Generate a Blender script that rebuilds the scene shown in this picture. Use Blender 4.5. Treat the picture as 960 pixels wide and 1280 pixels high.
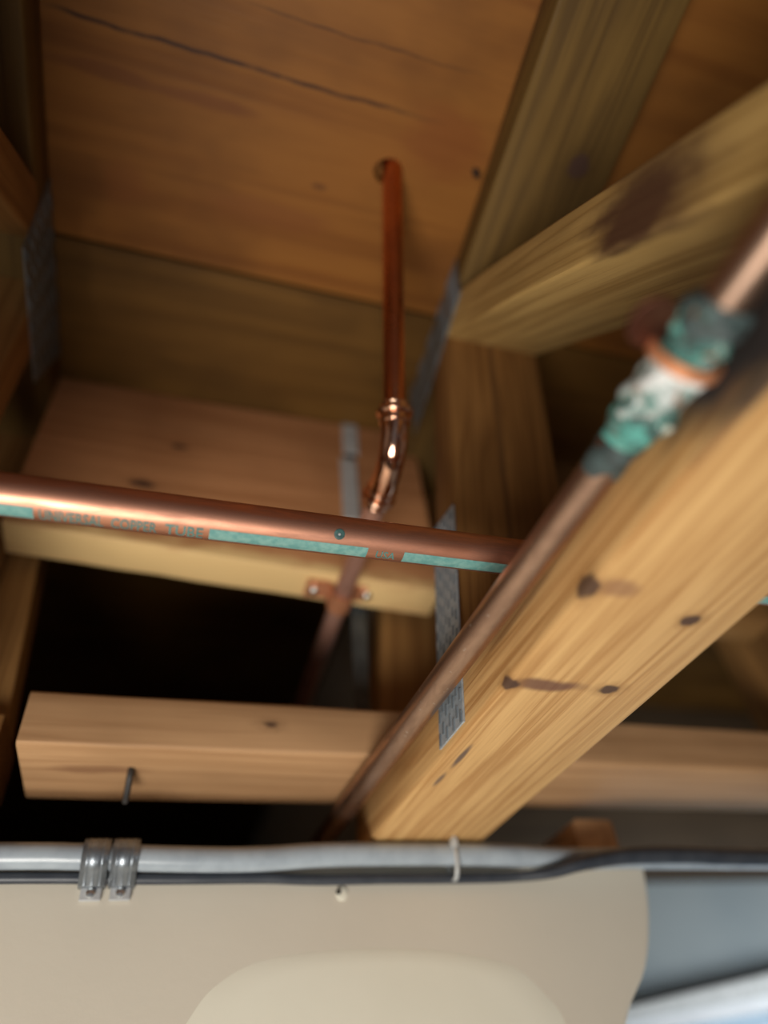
import bpy, bmesh, math, random
from mathutils import Vector, Matrix

for o in list(bpy.data.objects):
    bpy.data.objects.remove(o)
SC = bpy.context.scene
COL = SC.collection
H = 2.20                      # camera height above the floor; scene numbers below are relative to it

# ------------------------------------------------------------------ camera
cam_d = bpy.data.cameras.new('camera')
cam = bpy.data.objects.new('camera', cam_d)
COL.objects.link(cam)
RX = Vector((0.95633583, -0.27728699, -0.0923781))      # image right
DN = Vector((0.12947262, 0.68529498, -0.71666424))      # image down
FW = Vector((0.26202791, 0.67341125, 0.69127321))       # viewing direction
m = Matrix.Identity(4)
for i in range(3):
    m[i][0] = RX[i]; m[i][1] = -DN[i]; m[i][2] = -FW[i]
m[0][3], m[1][3], m[2][3] = 0, 0, H
cam.matrix_world = m
cam_d.sensor_fit = 'VERTICAL'
cam_d.sensor_height = 36.0
cam_d.lens = 850.0 / 1280.0 * 36.0
cam_d.clip_start = 0.01
cam_d.dof.use_dof = True
cam_d.dof.focus_distance = 0.375
cam_d.dof.aperture_fstop = 1.7
SC.camera = cam

# ------------------------------------------------------------------ world, light, exposure
w = bpy.data.worlds.new('world'); SC.world = w; w.use_nodes = True
bg = w.node_tree.nodes['Background']
bg.inputs[0].default_value = (0.78, 0.86, 1.0, 1); bg.inputs[1].default_value = 0.10

def area(name, loc, target, size, power, color, spread=180):
    d = bpy.data.lights.new(name, 'AREA'); d.shape = 'RECTANGLE'
    d.size, d.size_y = size; d.energy = power; d.color = color; d.spread = math.radians(spread)
    o = bpy.data.objects.new(name, d); COL.objects.link(o)
    o.location = (loc[0], loc[1], loc[2] + H)
    dirv = Vector(target) - Vector(loc)
    o.rotation_euler = dirv.to_track_quat('-Z', 'Y').to_euler()
    return o
area('main_light_below', (-0.30, -0.15, -0.68), (0.06, 0.18, 0.3), (0.50, 0.42), 9.6, (1.0, 0.95, 0.87))  # unseen main light from below the camera
area('side_fill_lamp', (1.45, 0.30, -0.05), (0.75, 0.95, 0.05), (0.3, 0.3), 1.1, (0.85, 0.93, 1.0), 70)  # added unseen fill lamp, brightens the far wall and window head

vs = SC.view_settings
vs.view_transform = 'Standard'; vs.look = 'None'; vs.gamma = 1.0; vs.use_curve_mapping = False
vs.exposure = 0.32

# ------------------------------------------------------------------ node helpers
class NT:
    def __init__(s, name):
        s.m = bpy.data.materials.new(name); s.m.use_nodes = True
        s.t = s.m.node_tree; s.n = s.t.nodes; s.l = s.t.links
        s.b = s.n['Principled BSDF']
    def new(s, kind, **kw):
        n = s.n.new(kind)
        for k, v in kw.items(): setattr(n, k, v)
        return n
    def put(s, sock, v):
        if isinstance(v, bpy.types.NodeSocket): s.l.new(v, sock)
        else: sock.default_value = v
    def math(s, op, a, b=0.0, clamp=False):
        n = s.new('ShaderNodeMath', operation=op, use_clamp=clamp)
        s.put(n.inputs[0], a); s.put(n.inputs[1], b); return n.outputs[0]
    def vmath(s, op, a, b=(0, 0, 0)):
        n = s.new('ShaderNodeVectorMath', operation=op)
        s.put(n.inputs[0], a); s.put(n.inputs[1], b)
        return n.outputs['Value'] if op in ('LENGTH', 'DOT_PRODUCT') else n.outputs[0]
    def noise(s, vec, scale=1.0, detail=4.0, rough=0.55, dist=0.0):
        n = s.new('ShaderNodeTexNoise'); s.put(n.inputs['Vector'], vec)
        n.inputs['Scale'].default_value = scale; n.inputs['Detail'].default_value = detail
        n.inputs['Roughness'].default_value = rough; n.inputs['Distortion'].default_value = dist
        return n.outputs['Fac']
    def rng(s, v, a, b, c=0.0, d=1.0):
        n = s.new('ShaderNodeMapRange'); n.interpolation_type = 'SMOOTHSTEP'
        s.put(n.inputs['Value'], v)
        n.inputs['From Min'].default_value = a; n.inputs['From Max'].default_value = b
        n.inputs['To Min'].default_value = c; n.inputs['To Max'].default_value = d
        return n.outputs[0]
    def mix(s, f, a, b, blend='MIX'):
        n = s.new('ShaderNodeMix', data_type='RGBA', blend_type=blend)
        s.put(n.inputs['Factor'], f)
        s.put(n.inputs['A'] if False else n.inputs[6], a if isinstance(a, bpy.types.NodeSocket) else (*a, 1)[:4])
        s.put(n.inputs[7], b if isinstance(b, bpy.types.NodeSocket) else (*b, 1)[:4])
        return n.outputs[2]
    def bump(s, h, strength, dist=0.001):
        n = s.new('ShaderNodeBump'); s.put(n.inputs['Height'], h)
        n.inputs['Strength'].default_value = strength; n.inputs['Distance'].default_value = dist
        s.l.new(n.outputs[0], s.b.inputs['Normal'])
    def attr(s, name):
        return s.new('ShaderNodeAttribute', attribute_name=name).outputs['Vector']

def wood(name, light, dark, seed=0.0, knots=(), stains_and_light=(), ring=1.0, rough=0.62, checks=(), fiber=0.5, blotch=0.35, linew=1.0):
    """gc = (along the grain, across, thickness) in metres, stored on the mesh."""
    t = NT(name); gc = t.attr('gc')
    p = t.vmath('ADD', gc, (seed * 3.7, seed * 1.3, seed * 2.1))
    big = t.noise(t.vmath('MULTIPLY', p, (1.1, 30, 30)), 1.0, 2, 0.5, 0.25)
    ph = t.math('MULTIPLY', big, 26.0 * ring)
    rings = t.math('POWER', t.math('ABSOLUTE', t.math('SINE', ph)), 0.8)
    fib = t.noise(t.vmath('MULTIPLY', p, (14, 420, 420)), 1.0, 4, 0.6)
    mid = t.noise(t.vmath('MULTIPLY', p, (7, 60, 60)), 1.0, 4, 0.6, 0.3)
    blo = t.noise(t.vmath('MULTIPLY', p, (9, 14, 14)), 1.0, 3, 0.5)
    fine = t.noise(t.vmath('MULTIPLY', p, (2.4, 190, 190)), 1.0, 4, 0.65, 0.15)
    lines = t.rng(fine, 0.56, 0.66, 0.0, 0.40)
    lines = t.math('MULTIPLY', lines, t.rng(blo, 0.35, 0.6, 1.0, 0.25))
    f = t.math('ADD', t.math('MULTIPLY', rings, 0.36), t.math('MULTIPLY', mid, 0.45))
    f = t.math('SUBTRACT', t.math('ADD', f, 0.06), t.math('MULTIPLY', lines, linew))
    f = t.math('ADD', f, t.math('MULTIPLY', t.math('SUBTRACT', fib, 0.5), fiber))
    f = t.math('SUBTRACT', 1.0, t.rng(f, 0.15, 0.85))
    col = t.mix(f, light, dark)
    col = t.mix(t.rng(blo, 0.42, 0.75, 0.0, blotch), col, tuple(c * 0.62 for c in dark))
    dist = t.vmath('SUBTRACT', t.new('ShaderNodeTexNoise').outputs['Color'], (0.5, 0.5, 0.5))
    nz = dist.node.inputs[0].links[0].from_node
    t.l.new(t.vmath('MULTIPLY', gc, (160, 230, 230)), nz.inputs['Vector']); nz.inputs['Scale'].default_value = 1.0
    nz.inputs['Detail'].default_value = 4
    soft = t.vmath('SUBTRACT', t.new('ShaderNodeTexNoise').outputs['Color'], (0.5, 0.5, 0.5))
    nz2 = soft.node.inputs[0].links[0].from_node
    t.l.new(t.vmath('MULTIPLY', gc, (26, 60, 60)), nz2.inputs['Vector']); nz2.inputs['Scale'].default_value = 1.0
    nz2.inputs['Detail'].default_value = 3
    def mask(c, r, amp, a, b, src=None):
        v = t.vmath('DIVIDE', t.vmath('SUBTRACT', gc, c), r)
        v = t.vmath('ADD', v, t.vmath('MULTIPLY', src or dist, (amp, amp, amp)))
        return t.rng(t.vmath('LENGTH', v), a, b, 1.0, 0.0)
    for (c, r, colr, s) in stains_and_light:
        mk = mask(c, r, 1.1, 0.45, 1.2, soft)
        col = t.mix(t.math('MULTIPLY', mk, s), col, colr)
    for (c, r) in knots:
        halo = mask(c, tuple(q * 1.9 for q in r), 0.9, 0.45, 1.1)
        col = t.mix(t.math('MULTIPLY', halo, 0.45), col, tuple(q * 0.75 for q in dark))
        core = mask(c, r, 0.7, 0.65, 1.1)
        col = t.mix(t.math('MULTIPLY', core, 0.9), col, (0.060, 0.030, 0.022))
    sep = t.new('ShaderNodeSeparateXYZ'); t.l.new(gc, sep.inputs[0])
    for (l0, l1, wv, hw, s) in checks:          # long splits in the veneer
        wob = t.math('MULTIPLY', t.math('SUBTRACT', t.noise(t.vmath('MULTIPLY', gc, (9, 0, 0)), 1.0, 3), 0.5), 0.016)
        d = t.math('ABSOLUTE', t.math('SUBTRACT', t.math('ADD', sep.outputs[1], wob), wv))
        ln = t.rng(d, hw * 0.3, hw * 1.5, 1.0, 0.0)
        ends = t.math('MULTIPLY', t.rng(sep.outputs[0], l0, l0 + 0.03), t.rng(sep.outputs[0], l1 - 0.09, l1, 1.0, 0.0))
        brk = t.rng(t.noise(t.vmath('MULTIPLY', gc, (38, 3, 3)), 1.0, 3), 0.25, 0.6, 0.35, 1.0)
        col = t.mix(t.math('MULTIPLY', t.math('MULTIPLY', t.math('MULTIPLY', ln, ends), brk), s), col, (0.045, 0.016, 0.007))
    t.l.new(col, t.b.inputs['Base Color'])
    t.b.inputs['Roughness'].default_value = rough
    t.b.inputs['Specular IOR Level'].default_value = 0.3
    t.bump(t.math('ADD', t.math('MULTIPLY', fib, 0.7), t.math('MULTIPLY', rings, 0.5)), 0.35, 0.0006)
    return t.m

def metal(name, c1, c2, rough=0.35, scale=(60, 60, 60), metallic=1.0, spots=None, bump=0.08, rough2=None):
    t = NT(name)
    co = t.new('ShaderNodeNewGeometry').outputs['Position']
    n = t.noise(t.vmath('MULTIPLY', co, scale), 1.0, 5, 0.6, 0.4)
    col = t.mix(t.rng(n, 0.35, 0.68), c1, c2)
    if spots:
        n2 = t.noise(t.vmath('MULTIPLY', co, (330, 330, 330)), 1.0, 3, 0.5)
        col = t.mix(t.rng(n2, 0.68, 0.74), col, spots)
    t.l.new(col, t.b.inputs['Base Color'])
    t.b.inputs['Metallic'].default_value = metallic
    if rough2 is None: t.b.inputs['Roughness'].default_value = rough
    else: t.l.new(t.rng(n, 0.3, 0.7, rough, rough2), t.b.inputs['Roughness'])
    if bump: t.bump(t.noise(t.vmath('MULTIPLY', co, (900, 900, 900)), 1.0, 3), bump, 0.0004)
    return t.m

def plain(name, c1, c2, rough=0.6, scale=40, bump=0.1, bscale=300, metallic=0.0, dist=0.0008):
    t = NT(name)
    co = t.new('ShaderNodeNewGeometry').outputs['Position']
    n = t.noise(co, scale, 4, 0.55)
    t.l.new(t.mix(t.rng(n, 0.3, 0.7), c1, c2), t.b.inputs['Base Color'])
    t.b.inputs['Roughness'].default_value = rough; t.b.inputs['Metallic'].default_value = metallic
    if bump: t.bump(t.noise(co, bscale, 4, 0.6), bump, dist)
    return t.m

# ------------------------------------------------------------------ materials
PINE_L, PINE_D = (0.60, 0.36, 0.125), (0.43, 0.225, 0.062)
M = {}
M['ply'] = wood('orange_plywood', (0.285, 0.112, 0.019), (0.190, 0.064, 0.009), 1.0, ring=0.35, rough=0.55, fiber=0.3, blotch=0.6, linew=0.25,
                checks=((-0.148, 0.16, 0.136, 0.0016, 0.95), (-0.02, 0.186, 0.099, 0.0010, 0.7)),
                stains_and_light=(((0.15, 0.15, 0), (0.040, 0.03, 1), (0.20, 0.055, 0.010), 0.55), ((-0.03, 0.166, 0), (0.04, 0.006, 1), (0.16, 0.05, 0.012), 0.7),
                        ((-0.10, 0.165, 0), (0.05, 0.006, 1), (0.16, 0.05, 0.012), 0.7), ((0.06, 0.205, 0), (0.008, 0.003, 1), (0.12, 0.04, 0.01), 0.8),
                        ((0.02, 0.235, 0), (0.06, 0.012, 1), (0.20, 0.065, 0.014), 0.6), ((-0.09, 0.24, 0), (0.02, 0.025, 1), (0.22, 0.07, 0.014), 0.5)))
M['ply_shaded'] = wood('shade_dark_plywood', (0.165, 0.078, 0.015), (0.105, 0.047, 0.008), 1.4, ring=0.35, rough=0.55, fiber=0.3, blotch=0.6, linew=0.25)  # shade toward the blocking board painted in as a darker sheet colour
M['chord_low'] = wood('pine_bottom_chord', (0.68, 0.42, 0.175), (0.43, 0.22, 0.075), 2.0, ring=1.2, blotch=0.15, fiber=0.8,
                knots=(((0.194, 0.001, 0.002), (0.0085, 0.0045, 0.006)), ((0.272, 0.002, 0.001), (0.0050, 0.0060, 0.004)),
                       ((0.270, 0.058, 0.0), (0.0048, 0.0065, 0.012)),
                       ((0.206, 0.061, 0.0), (0.0048, 0.0055, 0.012))),
                stains_and_light=(((0.270, 0.020, 0.0), (0.0062, 0.026, 0.006), (0.13, 0.055, 0.040), 0.85), ((0.190, 0.012, 0.0), (0.007, 0.014, 0.006), (0.22, 0.10, 0.06), 0.6),
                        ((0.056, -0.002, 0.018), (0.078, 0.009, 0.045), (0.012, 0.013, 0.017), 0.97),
                        ((0.25, 0.0, 0.030), (0.05, 0.004, 0.006), (0.20, 0.10, 0.04), 0.6),
                        ((0.352, 0.011, 0.0), (0.016, 0.0022, 0.01), (0.06, 0.05, 0.06), 0.8), ((0.385, 0.010, 0.0), (0.012, 0.002, 0.01), (0.06, 0.05, 0.06), 0.7)))
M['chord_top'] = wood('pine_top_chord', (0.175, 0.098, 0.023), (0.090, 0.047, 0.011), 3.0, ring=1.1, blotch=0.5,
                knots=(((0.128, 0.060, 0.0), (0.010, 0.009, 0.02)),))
M['diag'] = wood('pine_diagonal_web', (0.58, 0.38, 0.135), (0.35, 0.205, 0.062), 4.0, ring=0.9, blotch=0.35,
                stains_and_light=(((0.305, -0.001, 0.022), (0.050, 0.012, 0.032), (0.075, 0.032, 0.018), 0.96),
                        ((0.275, 0.010, 0.0), (0.030, 0.014, 0.006), (0.13, 0.060, 0.026), 0.8),
                        ((0.19, 0.020, 0.0), (0.10, 0.008, 0.006), (0.20, 0.10, 0.035), 0.7)))
M['web'] = wood('brown_pine_web', (0.27, 0.130, 0.038), (0.145, 0.062, 0.016), 5.0, ring=1.6, blotch=0.4,
                stains_and_light=(((0.1, 0.042, 0.0), (0.3, 0.003, 0.006), (0.10, 0.045, 0.015), 0.8),))
M['web2'] = wood('tan_pine_web', (0.36, 0.19, 0.062), (0.22, 0.105, 0.032), 6.0, ring=1.0)
M['block'] = wood('reddish_blocking', (0.60, 0.285, 0.125), (0.44, 0.19, 0.075), 7.0, ring=0.6, blotch=0.3,
                knots=(((0.094, 0.070, 0.0), (0.012, 0.005, 0.008)), ((0.118, 0.128, 0.0), (0.008, 0.003, 0.008))),
                stains_and_light=(((0.17, 0.0, 0.019), (0.40, 0.016, 0.035), (0.86, 0.60, 0.27), 0.92),))  # pale lower edge painted in for light from below
M['brace'] = wood('pale_brace_board', (0.56, 0.33, 0.165), (0.41, 0.225, 0.105), 8.0, ring=0.6, blotch=0.25,
                knots=(((0.155, -0.004, 0.020), (0.008, 0.006, 0.004)),),
                stains_and_light=(((0.045, 0.035, 0.0), (0.035, 0.008, 0.006), (0.22, 0.10, 0.05), 0.6),))
M['cu_cross'] = metal('copper_semi_bright', (0.72, 0.345, 0.225), (0.47, 0.235, 0.16), 0.42, (25, 160, 160), rough2=0.56)
M['cu_dull'] = metal('copper_tarnished', (0.52, 0.34, 0.25), (0.36, 0.225, 0.16), 0.34, (120, 30, 120), spots=(0.62, 0.52, 0.45), rough2=0.5, bump=0.15)
M['cu_red'] = metal('copper_red', (0.72, 0.27, 0.12), (0.56, 0.19, 0.085), 0.24, (80, 80, 25), rough2=0.34)
M['cu_bright'] = metal('copper_polished', (0.90, 0.56, 0.40), (0.80, 0.44, 0.30), 0.10, bump=0.03)
M['cu_strap'] = metal('copper_strap', (0.85, 0.37, 0.19), (0.72, 0.30, 0.15), 0.40, metallic=0.55)
M['cu_pink'] = metal('copper_dull_pink', (0.66, 0.36, 0.27), (0.54, 0.28, 0.20), 0.42, (60, 20, 60), metallic=0.6)
M['cu_brown'] = metal('copper_browned', (0.22, 0.09, 0.055), (0.12, 0.05, 0.035), 0.5)
M['teal'] = plain('teal_print_ink', (0.22, 0.42, 0.38), (0.12, 0.31, 0.295), 0.5, 260, 0)
M['ink'] = plain('dark_teal_letters', (0.10, 0.25, 0.23), (0.07, 0.19, 0.18), 0.55, 120, 0)
M['flux'] = plain('green_flux_spot', (0.06, 0.15, 0.14), (0.03, 0.07, 0.07), 0.5, 300, 0.1)
M['galv'] = metal('galvanised_plate', (0.30, 0.34, 0.37), (0.20, 0.235, 0.26), 0.42, (90, 90, 90), metallic=0.75, bump=0.1)
M['galv_dark'] = plain('plate_slot', (0.13, 0.155, 0.175), (0.18, 0.21, 0.235), 0.6, 80, 0)
M['galv_pale'] = metal('pale_zinc', (0.62, 0.63, 0.63), (0.48, 0.49, 0.50), 0.5, metallic=0.25)
M['galv_blue'] = metal('blue_zinc_plate', (0.42, 0.49, 0.55), (0.30, 0.36, 0.41), 0.45, (260, 260, 260), metallic=0.3)
M['dark_strap'] = metal('dull_dark_strap', (0.10, 0.115, 0.12), (0.07, 0.08, 0.085), 0.5, metallic=0.4)
M['screw'] = metal('bright_screw', (0.85, 0.85, 0.82), (0.65, 0.65, 0.62), 0.28)
M['black_steel'] = plain('black_steel', (0.02, 0.018, 0.016), (0.04, 0.034, 0.03), 0.5, 200, 0.1)
M['cable_grey'] = plain('grey_cable_jacket', (0.42, 0.48, 0.53), (0.34, 0.39, 0.44), 0.25, 60, 0.03)
M['cable_black'] = plain('black_cable_jacket', (0.035, 0.042, 0.055), (0.055, 0.062, 0.075), 0.4, 60, 0.05)
M['tie'] = plain('clear_cable_tie', (0.62, 0.64, 0.63), (0.5, 0.52, 0.52), 0.4, 60, 0)
M['clamp'] = metal('zinc_clamp', (0.34, 0.38, 0.42), (0.24, 0.27, 0.31), 0.35, metallic=0.8)
M['drywall'] = plain('beige_drywall', (0.72, 0.665, 0.555), (0.68, 0.625, 0.52), 0.85, 6, 0.15, 180)
M['mud'] = plain('cream_joint_compound', (0.88, 0.855, 0.72), (0.85, 0.825, 0.69), 0.8, 12, 0.08, 150)
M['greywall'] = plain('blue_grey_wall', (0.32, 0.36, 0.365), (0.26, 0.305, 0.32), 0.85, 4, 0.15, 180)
M['white_tex'] = plain('white_textured_board', (0.82, 0.83, 0.82), (0.62, 0.64, 0.62), 0.8, 160, 0.5, 260)
M['trim_white'] = plain('white_trim_lip', (0.86, 0.88, 0.90), (0.80, 0.82, 0.84), 0.5, 20, 0)
M['floor'] = plain('concrete_floor', (0.36, 0.34, 0.32), (0.27, 0.26, 0.25), 0.8, 3, 0.2, 60)
M['plainwall'] = plain('off_white_wall', (0.50, 0.47, 0.43), (0.45, 0.42, 0.39), 0.85, 3, 0.1, 180)
M['rim'] = wood('shade_dark_rim', (0.10, 0.065, 0.035), (0.06, 0.038, 0.02), 9.0, ring=0.6)  # dark colour stands in for shade in the joist space beyond
t = NT('window_pane_daylight'); t.b.inputs['Base Color'].default_value = (0.16, 0.22, 0.27, 1)
t.b.inputs['Roughness'].default_value = 0.15
t.b.inputs['Emission Color'].default_value = (0.45, 0.62, 0.78, 1); t.b.inputs['Emission Strength'].default_value = 0.42
M['pane'] = t.m

# patina on the soldered coupling: teal and white crust over dark copper
def patina(name, base, blot, white, wa, seed):
    t = NT(name)
    co = t.vmath('ADD', t.new('ShaderNodeNewGeometry').outputs['Position'], (seed, seed * 2, seed * 3))
    a = t.noise(co, 110, 4, 0.6, 0.6); b = t.noise(t.vmath('ADD', co, (3, 5, 1)), 85, 4, 0.6, 0.5); d = t.noise(t.vmath('ADD', co, (7, 1, 4)), 120, 3, 0.6, 0.4)
    c = t.mix(t.rng(a, 0.40, 0.58), base, blot)
    c = t.mix(t.rng(b, wa, wa + 0.10), c, white)
    c = t.mix(t.rng(d, 0.60, 0.68), c, (0.34, 0.15, 0.075))
    t.l.new(c, t.b.inputs['Base Color']); t.b.inputs['Roughness'].default_value = 0.75
    t.bump(t.noise(co, 420, 4), 0.8, 0.0012)
    return t.m
M['patina'] = patina('verdigris_copper', (0.05, 0.06, 0.055), (0.12, 0.27, 0.24), (0.45, 0.50, 0.48), 0.58, 0.0)
M['crust_white'] = patina('white_mineral_crust', (0.10, 0.25, 0.22), (0.50, 0.55, 0.54), (0.82, 0.84, 0.83), 0.44, 1.0)
M['crust_teal'] = patina('teal_mineral_crust', (0.045, 0.085, 0.08), (0.10, 0.36, 0.31), (0.55, 0.60, 0.52), 0.60, 2.0)
M['soot'] = plain('sooty_flux', (0.03, 0.04, 0.04), (0.06, 0.09, 0.09), 0.6, 200, 0.4, 420)

# ------------------------------------------------------------------ mesh helpers (camera-relative numbers)
class MB:
    def __init__(s): s.v = []; s.f = []; s.g = []
    def add(s, vs, fs, gs=None):
        o = len(s.v); s.v += [tuple(v) for v in vs]; s.f += [tuple(i + o for i in f) for f in fs]
        s.g += [tuple(g) for g in (gs if gs else vs)]
        return s
    def box(s, c, h):
        vs = [(c[0] + sx * h[0], c[1] + sy * h[1], c[2] + sz * h[2]) for sx in (-1, 1) for sy in (-1, 1) for sz in (-1, 1)]
        return s.add(vs, [(0, 1, 3, 2), (4, 6, 7, 5), (0, 4, 5, 1), (2, 3, 7, 6), (0, 2, 6, 4), (1, 5, 7, 3)])
    def prism(s, poly, axis, a, b):
        """poly: 2-D outline in the two other axes (cyclic order), extruded from a to b along axis."""
        def P(q, h):
            return [(h, q[0], q[1]), (q[0], h, q[1]), (q[0], q[1], h)][axis]
        n = len(poly)
        vs = [P(q, a) for q in poly] + [P(q, b) for q in poly]
        fs = [tuple(range(n))[::-1], tuple(range(n, 2 * n))] + [(i, (i + 1) % n, n + (i + 1) % n, n + i) for i in range(n)]
        return s.add(vs, fs)
    def build(s, name, mat, parent=None, origin=None, smooth=False, bevel=0.0, recalc=True):
        if origin is None:
            if parent is not None: origin = tuple(parent['o'])
            else:
                xs, ys, zs = zip(*s.v)
                origin = ((min(xs) + max(xs)) / 2, (min(ys) + max(ys)) / 2, min(zs))
        me = bpy.data.meshes.new(name)
        me.from_pydata([(a - origin[0], b - origin[1], c - origin[2]) for a, b, c in s.v], [], s.f)
        at = me.attributes.new('gc', 'FLOAT_VECTOR', 'POINT')
        at.data.foreach_set('vector', [q for g in s.g for q in g])
        if recalc:
            bm = bmesh.new(); bm.from_mesh(me)
            bmesh.ops.recalc_face_normals(bm, faces=bm.faces); bm.to_mesh(me); bm.free()
        if smooth:
            for p in me.polygons: p.use_smooth = True
            if hasattr(me, 'set_sharp_from_angle'): me.set_sharp_from_angle(angle=math.radians(45))
        o = bpy.data.objects.new(name, me); COL.objects.link(o)
        if mat: me.materials.append(mat)
        if bevel:
            b = o.modifiers.new('bevel', 'BEVEL'); b.width = bevel; b.segments = 2; b.limit_method = 'ANGLE'
        if parent is None:
            o.location = (origin[0], origin[1], origin[2] + H); o['o'] = origin
        else:
            o.parent = parent
            po = tuple(parent['o']); o.location = (origin[0] - po[0], origin[1] - po[1], origin[2] - po[2]); o['o'] = origin
        return o

def tag(o, label=None, cat=None, group=None, kind=None):
    if label: o['label'] = label
    if cat: o['category'] = cat
    if group: o['group'] = group
    if kind: o['kind'] = kind
    return o

def thing(name, loc, label, cat, group=None):
    e = bpy.data.objects.new(name, None); COL.objects.link(e)
    e.empty_display_size = 0.02
    e.location = (loc[0], loc[1], loc[2] + H); e['o'] = loc
    return tag(e, label, cat, group)

def frame(d, up=(0, 0, 1)):
    d = Vector(d).normalized(); u = Vector(up)
    if abs(d.dot(u)) > 0.95: u = Vector((1, 0, 0))
    a = d.cross(u).normalized(); return d, a, d.cross(a).normalized()

def sweep(mb, pts, radii, n=24, cap=True, up=(0, 0, 1)):
    """tube along a polyline with parallel transport"""
    pts = [Vector(p) for p in pts]
    if not hasattr(radii, '__len__'): radii = [radii] * len(pts)
    tang = []
    for i in range(len(pts)):
        a = pts[max(i - 1, 0)]; b = pts[min(i + 1, len(pts) - 1)]
        tang.append((b - a).normalized() if (b - a).length > 1e-9 else Vector((0, 0, 1)))
    _, A, B = frame(tang[0], up); vs = []
    for i, p in enumerate(pts):
        if i:
            q = tang[i - 1].rotation_difference(tang[i]); A = q @ A; B = q @ B
        for k in range(n):
            th = 2 * math.pi * k / n
            vs.append(p + (A * math.cos(th) + B * math.sin(th)) * radii[i])
    fs = []
    for i in range(len(pts) - 1):
        for k in range(n):
            k2 = (k + 1) % n
            fs.append((i * n + k, i * n + k2, (i + 1) * n + k2, (i + 1) * n + k))
    if cap:
        fs.append(tuple(range(n))[::-1]); fs.append(tuple((len(pts) - 1) * n + k for k in range(n)))
    return mb.add(vs, fs)

def smooth_path(ctrl, per=8):
    c = [Vector(p) for p in ctrl]; c = [c[0] * 2 - c[1]] + c + [c[-1] * 2 - c[-2]]
    out = []
    for i in range(1, len(c) - 2):
        for k in range(per):
            t = k / per
            out.append(0.5 * ((2 * c[i]) + (c[i + 1] - c[i - 1]) * t + (2 * c[i - 1] - 5 * c[i] + 4 * c[i + 1] - c[i + 2]) * t * t
                              + (3 * c[i] - c[i - 1] - 3 * c[i + 1] + c[i + 2]) * t ** 3))
    out.append(c[-2]); return out

def lumber(P0, P1, W, T, w, t, rr=0.003, seg=10, warp=None, rough=0.0004, seed=1, ends=None):
    """board with eased edges from P0 (one long corner edge) to P1; width w along W, thickness t along T."""
    P0, P1, W, T = Vector(P0), Vector(P1), Vector(W).normalized(), Vector(T).normalized()
    L = (P1 - P0).length; D = (P1 - P0).normalized(); rnd = random.Random(seed)
    sec = []
    for (cw, ct, a0) in ((w - rr, rr, -90), (w - rr, t - rr, 0), (rr, t - rr, 90), (rr, rr, 180)):
        for k in range(4):
            a = math.radians(a0 + 30 * k); sec.append((cw + rr * math.cos(a), ct + rr * math.sin(a)))
    n = len(sec); vs, gs = [], []
    for i in range(seg + 1):
        l = L * i / seg
        for (a, b) in sec:
            ll = l
            if ends:                                  # mitred ends: shift along the grain with thickness
                ll = l + (ends[0] * b if i == 0 else (ends[1] * b if i == seg else 0))
            p = P0 + D * ll + W * (a + rnd.uniform(-rough, rough)) + T * (b + rnd.uniform(-rough, rough))
            if warp: p = warp(p)
            vs.append(p); gs.append((ll, a, b))
    fs = [(i * n + k, i * n + (k + 1) % n, (i + 1) * n + (k + 1) % n, (i + 1) * n + k) for i in range(seg) for k in range(n)]
    fs.append(tuple(range(n))[::-1]); fs.append(tuple(seg * n + k for k in range(n)))
    return MB().add(vs, fs, gs)

# ================================================================== SETTING
ZC = 0.168          # underside of the bottom chords
ZP = 0.574          # underside of the subfloor
X0, X1, YB, YF = -1.30, 1.70, -1.6, 2.4

def slab(name, mat, x, y, z, label=None, **kw):
    o = MB().box(((x[0] + x[1]) / 2, (y[0] + y[1]) / 2, (z[0] + z[1]) / 2), ((x[1] - x[0]) / 2, (y[1] - y[0]) / 2, (z[1] - z[0]) / 2)).build(name, mat, **kw)
    return tag(o, label, kind='structure') if kw.get('parent') is None else o

ceil = slab('ceiling', M['ply'], (X0, X1), (YB, YF), (ZP + 0.018, ZP + 0.030), 'orange plywood subfloor seen from below between the trusses')
# two plywood panels with an open joint between them; the first one is drilled for the riser
def ply_panel(y0, y1, hole=None, mat='ply'):
    bm = bmesh.new(); z = ZP
    out = [bm.verts.new((x, y, z)) for x, y in ((X0, y0), (X1, y0), (X1, y1), (X0, y1))]
    ed = [bm.edges.new((out[i], out[(i + 1) % 4])) for i in range(4)]
    if hole:
        ring = [bm.verts.new((hole[0] + hole[2] * math.cos(2 * math.pi * k / 24) * (1.25 if math.cos(2 * math.pi * k / 24) < 0 else 1.0),
                              hole[1] + hole[2] * math.sin(2 * math.pi * k / 24), z)) for k in range(24)]
        ed += [bm.edges.new((ring[i], ring[(i + 1) % 24])) for i in range(24)]
    bmesh.ops.triangle_fill(bm, use_beauty=True, edges=ed)
    r = bmesh.ops.extrude_face_region(bm, geom=list(bm.faces))
    for v in [g for g in r['geom'] if isinstance(g, bmesh.types.BMVert)]: v.co.z += 0.018
    bm.verts.index_update()
    mb = MB(); mb.add([tuple(v.co) for v in bm.verts], [tuple(v.index for v in f.verts) for f in bm.faces],
                      [(v.co.x, v.co.y, v.co.z - ZP) for v in bm.verts])
    bm.free()
    return mb.build('plywood_panel', M[mat], ceil)
ply_panel(YB, 0.2925, (0.1125, 0.180, 0.0105))
ply_panel(0.2955, YF, None, 'ply_shaded')

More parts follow.
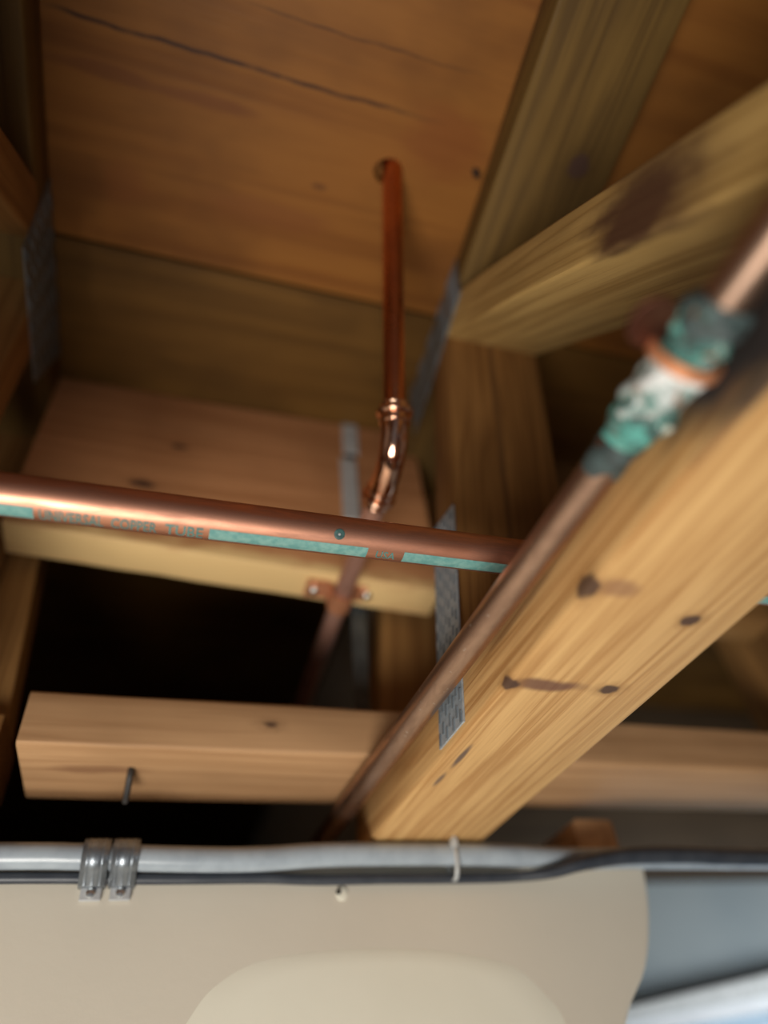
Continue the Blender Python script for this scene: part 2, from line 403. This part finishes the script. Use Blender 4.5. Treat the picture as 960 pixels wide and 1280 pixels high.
fl = slab('floor', M['floor'], (X0, X1), (YB, YF + 0.1), (-H, -H + 0.02), 'grey concrete floor far below the trusses')
slab('wall_left', M['plainwall'], (X0 - 0.1, X0), (YB, YF + 0.1), (-H, ZP + 0.03), 'off-white side wall')
slab('wall_right', M['plainwall'], (X1, X1 + 0.1), (YB, YF + 0.1), (-H, ZP + 0.03), 'off-white side wall across the room')
slab('wall_back', M['rim'], (X0, X1), (YF, YF + 0.1), (-H, ZP + 0.03), 'rim wall beyond the joist space, coloured dark to stand for shade')
wf = MB().prism([(X0, -H), (0.300, -H)] + [(p.x, p.z) for p in smooth_path([(0.300, 0, -0.02), (0.306, 0, 0.025), (0.326, 0, 0.060), (0.350, 0, 0.085), (0.366, 0, 0.115), (0.375, 0, 0.145), (0.377, 0, ZC)], 4)] + [(X0, ZC)], 1, 0.50, 0.62).build('wall_front', M['drywall'], bevel=0.003)
tag(wf, 'beige drywall under the truss ends with a cream patch', kind='structure')
slab('wall_return', M['drywall'], (0.225, 0.295), (0.62, YF), (-H, ZP + 0.018), 'drywall return behind the wall corner')  # raised up to the subfloor to block light from the side lamp
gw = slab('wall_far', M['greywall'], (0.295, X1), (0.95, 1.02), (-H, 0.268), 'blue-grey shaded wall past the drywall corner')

rb = lumber((0.296, 0.965, 0.2685), (1.69, 0.965, 0.2685), (0, 0, 1), (0, 1, 0), 0.304, 0.038, seed=21, seg=10)  # added board, keeps the side lamp's spill out of the joist space
tag(rb.build('light_block_board', M['rim'], smooth=True), 'dark board added on the blue-grey wall to block light', 'board')
# skim of joint compound on the drywall, feathered edge, and a popped fastener
def blob_patch(ctrl, y, th):
    ring = smooth_path(ctrl + [ctrl[0]], 6)[:-1]
    cx = sum(p[0] for p in ring) / len(ring); cz = sum(p[2] for p in ring) / len(ring); n = len(ring)
    vs = []
    for f, d in ((1.0, 0.0), (0.94, 0.6), (0.8, 1.0)):
        for p in ring: vs.append((cx + (p[0] - cx) * f, y - th * d, cz + (p[2] - cz) * f))
    vs.append((cx, y - th, cz))
    fs = [(j * n + k, j * n + (k + 1) % n, (j + 1) * n + (k + 1) % n, (j + 1) * n + k) for j in range(2) for k in range(n)]
    fs += [(2 * n + k, 2 * n + (k + 1) % n, 3 * n) for k in range(n)]
    return MB().add(vs, fs)
o = blob_patch([(0.030, 0, 0.068), (0.046, 0, 0.087), (0.075, 0, 0.100), (0.1225, 0, 0.1042), (0.165, 0, 0.1035), (0.205, 0, 0.1000),
                (0.245, 0, 0.0905), (0.265, 0, 0.074), (0.276, 0, 0.055), (0.272, 0, 0.01), (0.20, 0, -0.03), (0.09, 0, -0.03), (0.03, 0, 0.02)], 0.50, 0.0012)
b = o.build('joint_compound_patch', M['mud'], wf, smooth=True); b['label'] = 'smooth cream patch of joint compound'
mb = MB(); sweep(mb, [(0.128, 0.5005, 0.137), (0.128, 0.4990, 0.137), (0.128, 0.4984, 0.137)], [0.0045, 0.0040, 0.0012], 16); mb.build('fastener_dimple', M['mud'], wf, smooth=True)
mb = MB(); sweep(mb, [(0.1255, 0.4995, 0.1378), (0.1255, 0.4978, 0.1378)], [0.0018, 0.0016], 12); mb.build('screw_head', M['black_steel'], wf)

# ================================================================== TRUSSES
def plate(name, poly, xs, parent, warp, slots, sgn=-1, mat='galv'):
    """toothed connector plate, outline poly in (y, z), lying on the face x = xs"""
    mb = MB(); mb.prism(poly, 0, xs, xs + sgn * 0.0012)
    if warp: mb.v = [tuple(warp(Vector(v))) for v in mb.v]
    o = mb.build(name, M[mat], parent)
    s = MB()
    (ax, ay), (bx, by), (cx, cy), (dx, dy) = poly
    nu, nv = slots
    for i in range(nu):
        for j in range(nv):
            u = (i + 0.5) / nu; v = (j + (0.32 if i % 2 else 0.68)) / nv
            p = Vector(((ax * (1 - u) + bx * u) * (1 - v) + (dx * (1 - u) + cx * u) * v, (ay * (1 - u) + by * u) * (1 - v) + (dy * (1 - u) + cy * u) * v))
            e = Vector((dx - ax, dy - ay)).normalized() * 0.0035; q = Vector((bx - ax, by - ay)).normalized() * 0.0009
            rect = [p - e - q, p - e + q, p + e + q, p + e - q]
            k = MB(); k.prism([(r.x, r.y) for r in rect], 0, xs + sgn * 0.0010, xs + sgn * 0.0019)
            if warp: k.v = [tuple(warp(Vector(v_))) for v_ in k.v]
            s.add(k.v, k.f)
    so = s.build('tooth_slots', M['galv_dark'], o); so['kind'] = 'stuff'
    return o

def web_member(tr, y0z0, y1z1, mat, xs, warp, seed, name='web'):
    """2x4 on the flat between two points of its centre line in the (y, z) plane"""
    a = Vector((0, *y0z0)); b = Vector((0, *y1z1)); D = (b - a).normalized()
    T = Vector((0, -D.z, D.y)) if True else None            # in-plane normal
    if T.y > 0: T = -T
    T = -T                                                   # thickness runs away from the camera side
    T = Vector((0, abs(D.z), 0)) + Vector((0, 0, (-D.y if D.z > 0 else D.y)))
    T.normalize()
    P0 = a - T * 0.019; P1 = b - T * 0.019
    P0.x = P1.x = xs
    return lumber(P0, P1, (1, 0, 0), T, 0.089, 0.038, warp=warp, seed=seed, seg=8).build(name, mat, tr, smooth=True)

def make_truss(label, xs, warp, dy, mats, near_far, facing):
    tr = thing('floor_truss', (xs + 0.045 if not warp else 0.21, 0.0, ZC), label, 'truss', 'open-web floor trusses')
    lo, hi = -1.1, 0.53
    for nm, z, th, mt, rr in (('bottom_chord', ZC, 0.038, mats[0], 0.004), ('top_chord', ZP - 0.038, 0.0378, mats[1], 0.003)):
        c = lumber((xs, lo, z), (xs, hi, z), (1, 0, 0), (0, 0, 1), 0.089, th, warp=warp, seed=1, seg=26, rr=rr)
        c.g = [(g[0] + lo, g[1], g[2]) for g in c.g]          # grain coordinate = distance along the bay
        c.build(nm, mt, tr, smooth=True)
    (d0, d1), (v0, v1) = near_far
    web_member(tr, (d0, ZP - 0.038), (d1, ZC + 0.038), mats[2], xs, warp, 3, 'diagonal_web')
    web_member(tr, (v0, ZP - 0.038), (v1, ZC + 0.038), mats[3], xs, warp, 4)
    web_member(tr, (d1 - 0.07, ZC + 0.038), (d1 - 0.32, ZP - 0.038), mats[4], xs, warp, 5, 'diagonal_web')
    web_member(tr, (d1 - 0.40, ZP - 0.038), (d1 - 0.66, ZC + 0.038), mats[4], xs, warp, 6, 'diagonal_web')
    web_member(tr, (0.505, ZP - 0.038), (0.505, ZC + 0.038), mats[4], xs, warp, 7, 'end_web')
    return tr

def warp_r(p):
    xb = 0.172 - 0.048 * p.y; xt = 0.181 + 0.042 * p.y
    return Vector((p.x + xb + (xt - xb) * (p.z - ZC) / 0.406, p.y, p.z))

tR = make_truss('pine floor truss with a knotty bottom chord carrying a tarnished pipe along its side', 0.0, warp_r, 0,
                (M['chord_low'], M['chord_top'], M['diag'], M['web'], M['web2']), ((0.272, -0.004), (0.297, 0.342)), -1)
plate('connector_plate', [(0.2355, 0.573), (0.2390, 0.520), (0.378, 0.500), (0.388, 0.573)], 0.0, tR, warp_r, (12, 5))
plate('connector_plate', [(0.305, 0.330), (0.343, 0.340), (0.3565, 0.1735), (0.3215, 0.1735)], 0.0, tR, warp_r, (7, 12), mat='galv_blue')
tL = make_truss('shadowed floor truss whose dark connector plate meets the blocking beside the plywood', -0.1435 - 0.089, None, 0,
                (M['web2'], M['chord_top'], M['web2'], M['web2'], M['web2']), ((0.262, -0.03), (0.338, 0.352)), 1)
plate('connector_plate', [(0.250, 0.573), (0.268, 0.492), (0.385, 0.492), (0.412, 0.573)], -0.1435, tL, None, (12, 6), 1)
tT = make_truss('floor truss in the next bay behind the knotty bottom chord', 0.585, None, 0,
                (M['web2'], M['chord_top'], M['web2'], M['web2'], M['web2']), ((0.272, -0.004), (0.297, 0.342)), -1)
plate('connector_plate', [(0.2355, 0.573), (0.2390, 0.510), (0.378, 0.505), (0.388, 0.573)], 0.585, tT, None, (12, 5))

# ================================================================== BOARDS ACROSS THE BAY
def dip(p):
    zb = 0.372 - (p.x - 0.0) * 0.065
    return Vector((p.x, p.y, ZP - 0.0005 - (ZP - p.z) / 0.2065 * (ZP - zb)))
bl = lumber((-0.1425, 0.436, ZP - 0.0005), (0.214, 0.436, ZP - 0.0005), (0, 0, -1), (0, 1, 0), 0.206, 0.038, seed=11, seg=12, warp=dip)
# gc for the blocking: (along, height above the lower edge, depth)
bl.g = [(g[0], 0.206 - g[1], g[2]) for g in bl.g]
M['block'].name = 'reddish_blocking'
tag(bl.build('blocking_board', M['block'], smooth=True), 'reddish blocking board on edge between the trusses with a pipe strapped beneath', 'board')
b2 = lumber((0.285, 0.44, ZP - 0.001), (0.583, 0.44, ZP - 0.001), (0, 0, -1), (0, 1, 0), 0.206, 0.038, seed=12, seg=10)
tag(b2.build('blocking_board', M['web2'], smooth=True), 'dim blocking board in the bay behind the knotty chord', 'board')

br = lumber((-0.088, 0.438, ZC + 0.0385), (0.70, 0.438, ZC + 0.0385), (0, 1, 0), (0, 0, 1), 0.086, 0.036, seed=13, seg=14)
tag(br.build('brace_board', M['brace'], smooth=True), 'pale flat brace board lying across the bottom chord above the cables', 'board')
br = lumber((-0.36, 0.470, ZC + 0.0385), (-0.106, 0.470, ZC + 0.0385), (0, 1, 0), (0, 0, 1), 0.07, 0.036, seed=14, seg=6)
tag(br.build('brace_board', M['web'], smooth=True), 'dark short board on the shadowed truss, butted near the pale brace board', 'board')
sc = MB(); sc.prism([(-0.1430, 0.2435), (-0.1065, 0.2435), (-0.1270, 0.46), (-0.1430, 0.46)], 1, 0.486, 0.524); sc.g = [(v[2], v[0], v[1]) for v in sc.v]
tag(sc.build('tapered_stud', M['web2'], bevel=0.002), 'tan tapered stud under the blocking against the shadowed truss end', 'stud')
wb = lumber((0.326, 0.505, ZC + 0.0005), (0.326, 0.600, ZC + 0.0005), (1, 0, 0), (0, 0, 1), 0.036, 0.022, seed=15, seg=3)
tag(wb.build('wood_block', M['brace'], smooth=True), 'small tan wood block on top of the drywall near its corner', 'block')

# bent nail hanging from the brace board
mb = MB(); sweep(mb, smooth_path([(-0.0200, 0.470, 0.210), (-0.0203, 0.470, 0.203), (-0.0206, 0.476, 0.196), (-0.0212, 0.484, 0.190)], 5), 0.0022, 10)
tag(mb.build('bent_nail', M['black_steel'], smooth=True), 'dark bent nail poking from under the pale brace board', 'nail')

# nail tip and knot-like plug through the subfloor beside the top chord
mb = MB(); sweep(mb, [(0.180, 0.162, 0.5745), (0.180, 0.162, 0.566), (0.1803, 0.1625, 0.560)], [0.003, 0.0026, 0.0006], 10)
tag(mb.build('nail_tip', M['black_steel'], smooth=True), 'rusty nail tip through the plywood beside the top chord', 'nail')

# ================================================================== COPPER CROSS PIPE
CY, CZ, CR = 0.2660, 0.2500, 0.0108
F2, D2 = Vector((-0.727, -0.686)), Vector((0.686, -0.727))
def on_pipe(x, phi, r):
    d = F2 * math.cos(phi) + D2 * math.sin(phi)
    # the pipe runs a touch out of square with the bay
    return (x, CY + d.x * r + 0.0 * x, CZ + d.y * r)
cp = thing('copper_pipe', (0.05, CY, CZ - CR), 'bright copper pipe with teal print crossing the bay in front of the riser', 'pipe', 'copper pipes')
mb = MB(); sweep(mb, [(-0.62 + 0.05 * i, CY, CZ) for i in range(28)], CR, 40); mb.build('tube', M['cu_cross'], cp, smooth=True)
PH0, PH1 = math.radians(25), math.radians(66)
def stripe(x0, x1):
    mb = MB(); n = 6; mx = max(2, int((x1 - x0) / 0.02)); vs = []
    for i in range(mx + 1):
        for k in range(n + 1):
            vs.append(on_pipe(x0 + (x1 - x0) * i / mx, PH0 + (PH1 - PH0) * k / n, CR + 0.00008))
    mb.add(vs, [(i * (n + 1) + k, i * (n + 1) + k + 1, (i + 1) * (n + 1) + k + 1, (i + 1) * (n + 1) + k) for i in range(mx) for k in range(n)])
    s = mb.build('ink_stripe', M['teal'], cp, smooth=True, recalc=False); s['label'] = 'teal printed stripe'
for a, b in ((-0.36, -0.0750), (0.0070, 0.0905), (0.1110, 0.1850), (0.205, 0.40)): stripe(a, b)
def lettering(word, x0, x1, fill=0.94):
    cu = bpy.data.curves.new('print', 'FONT'); cu.body = word; cu.size = 1.0; cu.resolution_u = 2; cu.offset = 0.012
    to = bpy.data.objects.new('print', cu); COL.objects.link(to)
    dg = bpy.context.evaluated_depsgraph_get(); me = to.evaluated_get(dg).to_mesh()
    bm = bmesh.new(); bm.from_mesh(me)
    to.to_mesh_clear() if hasattr(to, 'to_mesh_clear') else None
    bmesh.ops.triangulate(bm, faces=bm.faces)
    bmesh.ops.subdivide_edges(bm, edges=[e for e in bm.edges if e.calc_length() > 0.2], cuts=2, use_grid_fill=True)
    xs = [v.co.x for v in bm.verts]; ys = [v.co.y for v in bm.verts]
    ax, bx, ay, by = min(xs), max(xs), min(ys), max(ys); bm.verts.index_update()
    vs = []
    for v in bm.verts:
        u = (v.co.x - ax) / (bx - ax); q = (v.co.y - ay) / (by - ay)
        ph = PH1 - (PH1 - PH0) * (0.5 + (q - 0.5) * fill)
        vs.append(on_pipe(x0 + (x1 - x0) * u, ph, CR + 0.00010))
    mb = MB().add(vs, [tuple(v.index for v in f.verts) for f in bm.faces]); bm.free()
    bpy.data.objects.remove(to); bpy.data.curves.remove(cu)
    o = mb.build('lettering', M['ink'], cp, recalc=False); o['label'] = 'printed word ' + word
    return o
lettering('UNIVERSAL', -0.0725, -0.0435)
lettering('COPPER', -0.0400, -0.0185)
lettering('TUBE', -0.0145, 0.0040)
lettering('USA', 0.0955, 0.1065, 0.7)
# flux spot with a bright pin-prick
mb = MB()
cpt = Vector(on_pipe(0.0735, math.radians(-4), CR)); nrm = (cpt - Vector((0.0735, CY, CZ))).normalized()
sweep(mb, [cpt - nrm * 0.0006, cpt + nrm * 0.0003, cpt + nrm * 0.0006, cpt + nrm * 0.0004], [0.0030, 0.0029, 0.0018, 0.0009], 18)
fs_ = mb.build('flux_spot', M['flux'], cp, smooth=True); fs_['label'] = 'dark green flux spot'
mb = MB(); sweep(mb, [cpt + nrm * 0.0003, cpt + nrm * 0.0011], [0.0009, 0.0004], 10); mb.build('solder_dot', M['galv_pale'], fs_, smooth=True)

# ================================================================== TARNISHED PIPE ALONG THE BOTTOM CHORD
def pp(y, dx=0, dz=0): return Vector((0.1612 - 0.054 * y + dx, y, 0.194 + dz))
PR = 0.0079
tp = thing('copper_pipe', (0.150, 0.1, 0.194 - PR), 'tarnished brown copper pipe along the side of the knotty bottom chord', 'pipe', 'copper pipes')
mb = MB(); sweep(mb, [pp(-1.0 + 0.05 * i) for i in range(34)], PR, 32); mb.build('tube', M['cu_dull'], tp, smooth=True)
def lumpy(y0, y1, r0, r1, n=14, seed=0, amp=0.0012, lo=0, hi=360):
    """irregular crust wrapped round the pipe between two stations"""
    rnd = random.Random(seed); mb = MB(); k_n = 28; vs = []
    ph = [rnd.uniform(0, 6.28) for _ in range(6)]
    for i in range(n + 1):
        f = i / n; y = y0 + (y1 - y0) * f; c = pp(y)
        r = (r0 + (r1 - r0) * f)
        env = math.sin(math.pi * min(max(f, 0.04), 0.96)) ** 0.35
        for k in range(k_n):
            a = 2 * math.pi * k / k_n
            d = amp * (math.sin(2 * a + ph[0] + 5 * f) + 0.7 * math.sin(3 * a + ph[1] - 7 * f) + 0.6 * math.sin(5 * a + ph[2] + 11 * f))
            rr = PR * 0.985 + (r - PR + d) * env
            vs.append(c + Vector((math.cos(a) * rr, 0, math.sin(a) * rr)))
    fs = [(i * k_n + k, i * k_n + (k + 1) % k_n, (i + 1) * k_n + (k + 1) % k_n, (i + 1) * k_n + k) for i in range(n) for k in range(k_n)]
    fs += [tuple(range(k_n))[::-1], tuple(n * k_n + k for k in range(k_n))]
    return mb.add(vs, fs)
mb = MB(); sweep(mb, [pp(0.0745), pp(0.075), pp(0.0755), pp(0.128), pp(0.1285), pp(0.129)], [PR, 0.0094, 0.0097, 0.0097, 0.0094, PR], 32)
cpl = mb.build('coupling', M['patina'], tp, smooth=True); cpl['label'] = 'soldered coupling crusted with verdigris'
lumpy(0.072, 0.0845, 0.0105, 0.0112, seed=3).build('verdigris_lump', M['soot'], cpl, smooth=True)
lumpy(0.0790, 0.0925, 0.0108, 0.0112, seed=9, amp=0.0016).build('verdigris_lump', M['crust_teal'], cpl, smooth=True)
lumpy(0.0950, 0.1215, 0.0122, 0.0106, seed=5).build('mineral_crust', M['crust_white'], cpl, smooth=True)
lumpy(0.110, 0.1325, 0.0114, 0.0096, seed=8).build('verdigris_lump', M['crust_teal'], cpl, smooth=True)
lumpy(0.1285, 0.1490, 0.0090, 0.0084, seed=12, amp=0.0005).build('sooty_sleeve', M['soot'], tp, smooth=True)

# browned copper hanger round the coupling with a round ear
hg = thing('pipe_hanger', tuple(pp(0.094)), 'browned copper hanger ring with a round ear behind the crusted coupling', 'pipe hanger')
mb = MB(); c = pp(0.094)
ring = [c + Vector((math.cos(a) * 0.0128, 0, math.sin(a) * 0.0128)) for a in [2 * math.pi * k / 40 for k in range(41)]]
vs = []
for k in range(40):
    a = 2 * math.pi * k / 40
    for (r, dy) in ((0.0119, -0.0022), (0.0136, -0.0022), (0.0136, 0.0022), (0.0119, 0.0022)):
        vs.append((c.x + r * math.cos(a), c.y + dy, c.z + r * math.sin(a)))
mb.add(vs, [(4 * k + j, 4 * k + (j + 1) % 4, 4 * ((k + 1) % 40) + (j + 1) % 4, 4 * ((k + 1) % 40) + j) for k in range(40) for j in range(4)])
mb.build('ring', M['cu_strap'], hg, smooth=True)
mb = MB()
pl = [(0.1405 + 0.0085 * math.cos(a), 0.0868 + 0.0095 * math.sin(a)) for a in [2 * math.pi * k / 24 for k in range(24)]]
mb.prism(pl, 2, 0.1985, 0.2003)
mb.build('ear', M['cu_brown'], hg, bevel=0.0004)

# ================================================================== RISER WITH ELBOW
rs = thing('copper_pipe', (0.125, 0.286, 0.351), 'reddish copper riser from the plywood hole with a shiny elbow below', 'pipe', 'copper pipes')
T0 = Vector((0.1140, 0.1790, 0.574)); C = Vector((0.1255, 0.2870, 0.3545)); d1 = (C - T0).normalized(); d2 = Vector((0.012, 1, 0)).normalized()
RR = 0.0079
mb = MB(); sweep(mb, [T0 - d1 * 0.018, T0, T0.lerp(C, 0.4), C - d1 * 0.022], RR, 32); mb.build('riser_tube', M['cu_red'], rs, smooth=True)
mb = MB(); sweep(mb, [C + d2 * 0.026, C + d2 * 0.1, C + d2 * 0.2, C + d2 * 0.48], RR, 32); mb.build('run_tube', M['cu_pink'], rs, smooth=True)
La, Lb, bend = 0.036, 0.050, 0.024
path, rad = [], []
for k in range(6):
    path.append(C - d1 * (La - (La - bend) * k / 6)); rad.append(0.0102)
for k in range(13):
    q = k / 12; path.append((C - d1 * bend) * (1 - q) ** 2 + C * 2 * q * (1 - q) + (C + d2 * bend) * q * q); rad.append(0.0097 if 1 < k < 11 else 0.0100)
for k in range(1, 7):
    path.append(C + d2 * (bend + (Lb - bend) * k / 6)); rad.append(0.0102)
mb = MB(); sweep(mb, path, rad, 36); el = mb.build('elbow', M['cu_bright'], rs, smooth=True); el['label'] = 'shiny copper elbow fitting'
def bead(c, d, R, r, parent, name='collar', mat='cu_bright'):
    d = Vector(d).normalized(); _, A, B = frame(d); vs = []; n, k = 36, 10
    for i in range(n):
        a = 2 * math.pi * i / n; rd = A * math.cos(a) + B * math.sin(a)
        for j in range(k):
            b_ = 2 * math.pi * j / k; vs.append(Vector(c) + rd * (R + r * math.cos(b_)) + d * (r * math.sin(b_)))
    fs = [(i * k + j, i * k + (j + 1) % k, ((i + 1) % n) * k + (j + 1) % k, ((i + 1) % n) * k + j) for i in range(n) for j in range(k)]
    return MB().add(vs, fs).build(name, M[mat], parent, smooth=True)
for s_, R_, r_ in ((0.0358, 0.0092, 0.0013), (0.0300, 0.0108, 0.0026), (0.0225, 0.0099, 0.0014)): bead(C - d1 * s_, d1, R_, r_, el)
for s_, R_, r_ in ((0.0498, 0.0092, 0.0014), (0.0430, 0.0106, 0.0023), (0.0350, 0.0101, 0.0016)): bead(C + d2 * s_, d2, R_, r_, el)

# two-hole copper strap under the blocking board
yS = 0.455; cS = C + d2 * (yS - C.y)
st = thing('pipe_strap', (cS.x, yS, 0.350), 'orange copper two-hole strap with two bright screws under the blocking board', 'pipe strap')
zt = 0.3626
prof = [(-0.031, zt), (-0.0135, zt), (-0.0105, zt - 0.0015), (-0.0093, zt - 0.0048)]
prof += [(0.0093 * math.cos(a), cS.z + 0.0093 * math.sin(a)) for a in [math.radians(180 + 18 * k) for k in range(0, 11)]]
prof += [(0.0093, zt - 0.0048), (0.0105, zt - 0.0015), (0.0135, zt), (0.031, zt)]
mb = MB(); vs = []; n = len(prof)
for th in (0.0, -0.0011):
    for k, (a, b_) in enumerate(prof):
        p0 = Vector(prof[max(k - 1, 0)]); p1 = Vector(prof[min(k + 1, n - 1)]); tg = (p1 - p0).normalized(); nn = Vector((tg.y, -tg.x))
        if nn.y > 0 and abs(nn.x) < 0.3 : nn = -nn
        q = Vector((a, b_)) + nn * (abs(th))
        hw = 0.0110
        vs += [(cS.x + q.x, yS - hw, q.y), (cS.x + q.x, yS + hw, q.y)]
o2 = 2 * n; fs = []
for k in range(n - 1):
    a = 2 * k; fs += [(a, a + 1, a + 3, a + 2), (o2 + a, o2 + a + 2, o2 + a + 3, o2 + a + 1), (a, a + 2, o2 + a + 2, o2 + a), (a + 1, o2 + a + 1, o2 + a + 3, a + 3)]
fs += [(0, o2, o2 + 1, 1), (2 * n - 2, 2 * n - 1, o2 + 2 * n - 1, o2 + 2 * n - 2)]
mb.add(vs, fs).build('band', M['cu_strap'], st, smooth=True)
for sx in (-0.0235, 0.0235):
    mb = MB(); sweep(mb, [(cS.x + sx, yS, zt + 0.001), (cS.x + sx, yS, zt - 0.0030), (cS.x + sx, yS, zt - 0.0048), (cS.x + sx, yS, zt - 0.0056)], [0.0046, 0.0046, 0.0034, 0.0010], 18)
    s_ = mb.build('screw', M['screw'], st, smooth=True)
    mb = MB(); mb.box((cS.x + sx, yS, zt - 0.0054), (0.0022, 0.0004, 0.0004)); mb.box((cS.x + sx, yS, zt - 0.0054), (0.0004, 0.0022, 0.0004)); mb.build('screw_recess', M['black_steel'], s_)

# ================================================================== METAL STRAPS ON / BEHIND THE BLOCKING
ms = thing('metal_strap', (0.142, 0.4345, 0.44), 'pale grey metal strap with a dark slot nailed on the blocking face', 'metal strap')
for z0, z1, sh in ((0.524, 0.570, 0.0012), (0.430, 0.514, 0.0)):
    mb = MB(); xa, xb = 0.1285 + (z0 - 0.43) * 0.05, 0.1445 + (z0 - 0.43) * 0.05
    mb.prism([(xa, z0), (xb, z0), (xb + 0.0012, z1), (xa + 0.0012, z1)], 1, 0.4345 - 0.0012, 0.4358)
    mb.build('strap_leg', M['galv_pale'], ms, bevel=0.0003)
mb = MB(); mb.box((0.1405, 0.4352, 0.519), (0.0055, 0.0006, 0.006)); mb.build('slot', M['black_steel'], ms)
mb = MB(); sweep(mb, [(0.140, 0.4335, 0.545), (0.140, 0.4318, 0.545)], [0.0026, 0.002], 12); mb.build('nail_head', M['galv'], ms, smooth=True)
mb = MB(); mb.prism([(0.1395, 0.2435), (0.1530, 0.2435), (0.1600, 0.46), (0.1465, 0.46)], 1, 0.4800, 0.4815)
tag(mb.build('hanger_strap', M['dark_strap'], bevel=0.0003), 'dim grey strap hanging behind the copper strap down to the brace board', 'metal strap')

# ================================================================== CABLES ALONG THE TOP OF THE DRYWALL
gp = [(-0.70, 0.4895, 0.157), (-0.30, 0.4895, 0.158), (-0.088, 0.4895, 0.1585), (-0.043, 0.4895, 0.1580), (0.0305, 0.4895, 0.1560), (0.072, 0.4895, 0.1562), (0.121, 0.4895, 0.1588),
      (0.204, 0.4895, 0.1590), (0.255, 0.4895, 0.1578), (0.307, 0.4895, 0.1552), (0.364, 0.4895, 0.1556), (0.487, 0.4895, 0.1545), (0.9, 0.4895, 0.150), (1.3, 0.49, 0.150)]
mb = MB(); sweep(mb, smooth_path(gp, 8), 0.0078, 22)
tag(mb.build('grey_cable', M['cable_grey'], smooth=True), 'thick grey cable running along the top of the drywall', 'cable')
kp = [(-0.70, 0.4962, 0.1470), (-0.30, 0.4962, 0.1480), (-0.086, 0.4962, 0.1480), (0.006, 0.4962, 0.1465), (0.072, 0.4962, 0.1462), (0.11, 0.4960, 0.1447), (0.16, 0.495, 0.1445), (0.202, 0.4950, 0.1442),
      (0.252, 0.4930, 0.1440), (0.282, 0.4830, 0.1440), (0.306, 0.4760, 0.1475), (0.345, 0.4740, 0.1520), (0.40, 0.4740, 0.1525), (0.484, 0.4740, 0.1505), (0.9, 0.474, 0.149), (1.3, 0.474, 0.149)]
rk = []; pk = smooth_path(kp, 8)
for p in pk: rk.append(0.0034 + 0.0028 * min(max((p.x - 0.26) / 0.10, 0), 1))
mb = MB(); sweep(mb, pk, rk, 18)
tag(mb.build('black_cable', M['cable_black'], smooth=True), 'thin black cable sagging just below the grey cable', 'cable')

cl = thing('cable_clamp', (-0.0245, 0.4895, 0.143), 'ribbed zinc clamp gripping the grey cable on the drywall', 'cable clamp')
for cx_ in (-0.0330, -0.0155):
    mb = MB(); vs = []; n = 20; hw = 0.0080
    pr_ = [(0.4995, 0.1425), (0.4930, 0.1425)] + [(0.4895 + 0.0098 * math.cos(a), 0.1580 + 0.0098 * math.sin(a)) for a in [math.radians(-100 - 16 * k) for k in range(11)]] + [(0.4930, 0.1678), (0.4995, 0.1678)]
    for (y_, z_) in pr_: vs += [(cx_ - hw, y_, z_), (cx_ + hw, y_, z_)]
    mb.add(vs, [(2 * k, 2 * k + 1, 2 * k + 3, 2 * k + 2) for k in range(len(pr_) - 1)])
    o = mb.build('clamp_band', M['clamp'], cl, smooth=True)
    s = o.modifiers.new('thickness', 'SOLIDIFY'); s.thickness = 0.0012; s.offset = 0
    mb = MB(); mb.box((cx_, 0.4985, 0.1395), (0.0062, 0.0012, 0.0045)); f_ = mb.build('clamp_foot', M['galv_pale'], cl, bevel=0.0004)
    mb = MB(); sweep(mb, [(cx_, 0.4975, 0.1392), (cx_, 0.4958, 0.1392), (cx_, 0.4952, 0.1392)], [0.0030, 0.0027, 0.001], 14); mb.build('screw', M['screw'], f_, smooth=True)
    for dx_ in (-0.0045, 0.0, 0.0045):
        mb = MB(); sweep(mb, [(cx_ + dx_, y_, z_) for (y_, z_) in pr_[1:-1]], 0.0010, 8); mb.build('rib', M['clamp'], o, smooth=True)

zt_ = thing('cable_tie', (0.208, 0.4895, 0.142), 'thin clear cable tie round the grey cable under the knotty chord', 'cable tie')
mb = MB(); vs = []
lp = [(0.4895 + 0.0088 * math.cos(a), 0.1570 + (0.0092 if math.sin(a) > 0 else 0.0150) * math.sin(a)) for a in [2 * math.pi * k / 28 for k in range(28)]]
for (y_, z_) in lp: vs += [(0.2068, y_, z_), (0.2098, y_, z_)]
mb.add(vs, [(2 * k, 2 * k + 1, 2 * ((k + 1) % 28) + 1, 2 * ((k + 1) % 28)) for k in range(28)])
o = mb.build('loop', M['tie'], zt_, smooth=True); s = o.modifiers.new('thickness', 'SOLIDIFY'); s.thickness = 0.0010; s.offset = 1
mb = MB(); mb.box((0.2083, 0.4815, 0.1640), (0.0024, 0.0022, 0.0026)); mb.build('head', M['tie'], zt_, bevel=0.0005)
mb = MB(); mb.box((0.2083, 0.4800, 0.1690), (0.0011, 0.0005, 0.0050)); mb.build('tail', M['tie'], zt_)

# ================================================================== WINDOW HEAD PAST THE CORNER
wn = slab('window_1', M['pane'], (0.50, 1.35), (0.925, 0.9499), (-0.75, 0.100), 'pale blue daylight pane under a white textured head')
mb = MB(); mb.prism([(0.44, 0.0905), (1.42, 0.1625), (1.42, 0.205), (0.44, 0.0995)], 1, 0.897, 0.9499)
mb.build('window_head', M['white_tex'], wn, bevel=0.003)
mb = MB(); mb.prism([(0.44, 0.0785), (1.42, 0.1385), (1.42, 0.1625), (0.44, 0.0905)], 1, 0.905, 0.9499)
mb.build('window_lip', M['trim_white'], wn, bevel=0.002)
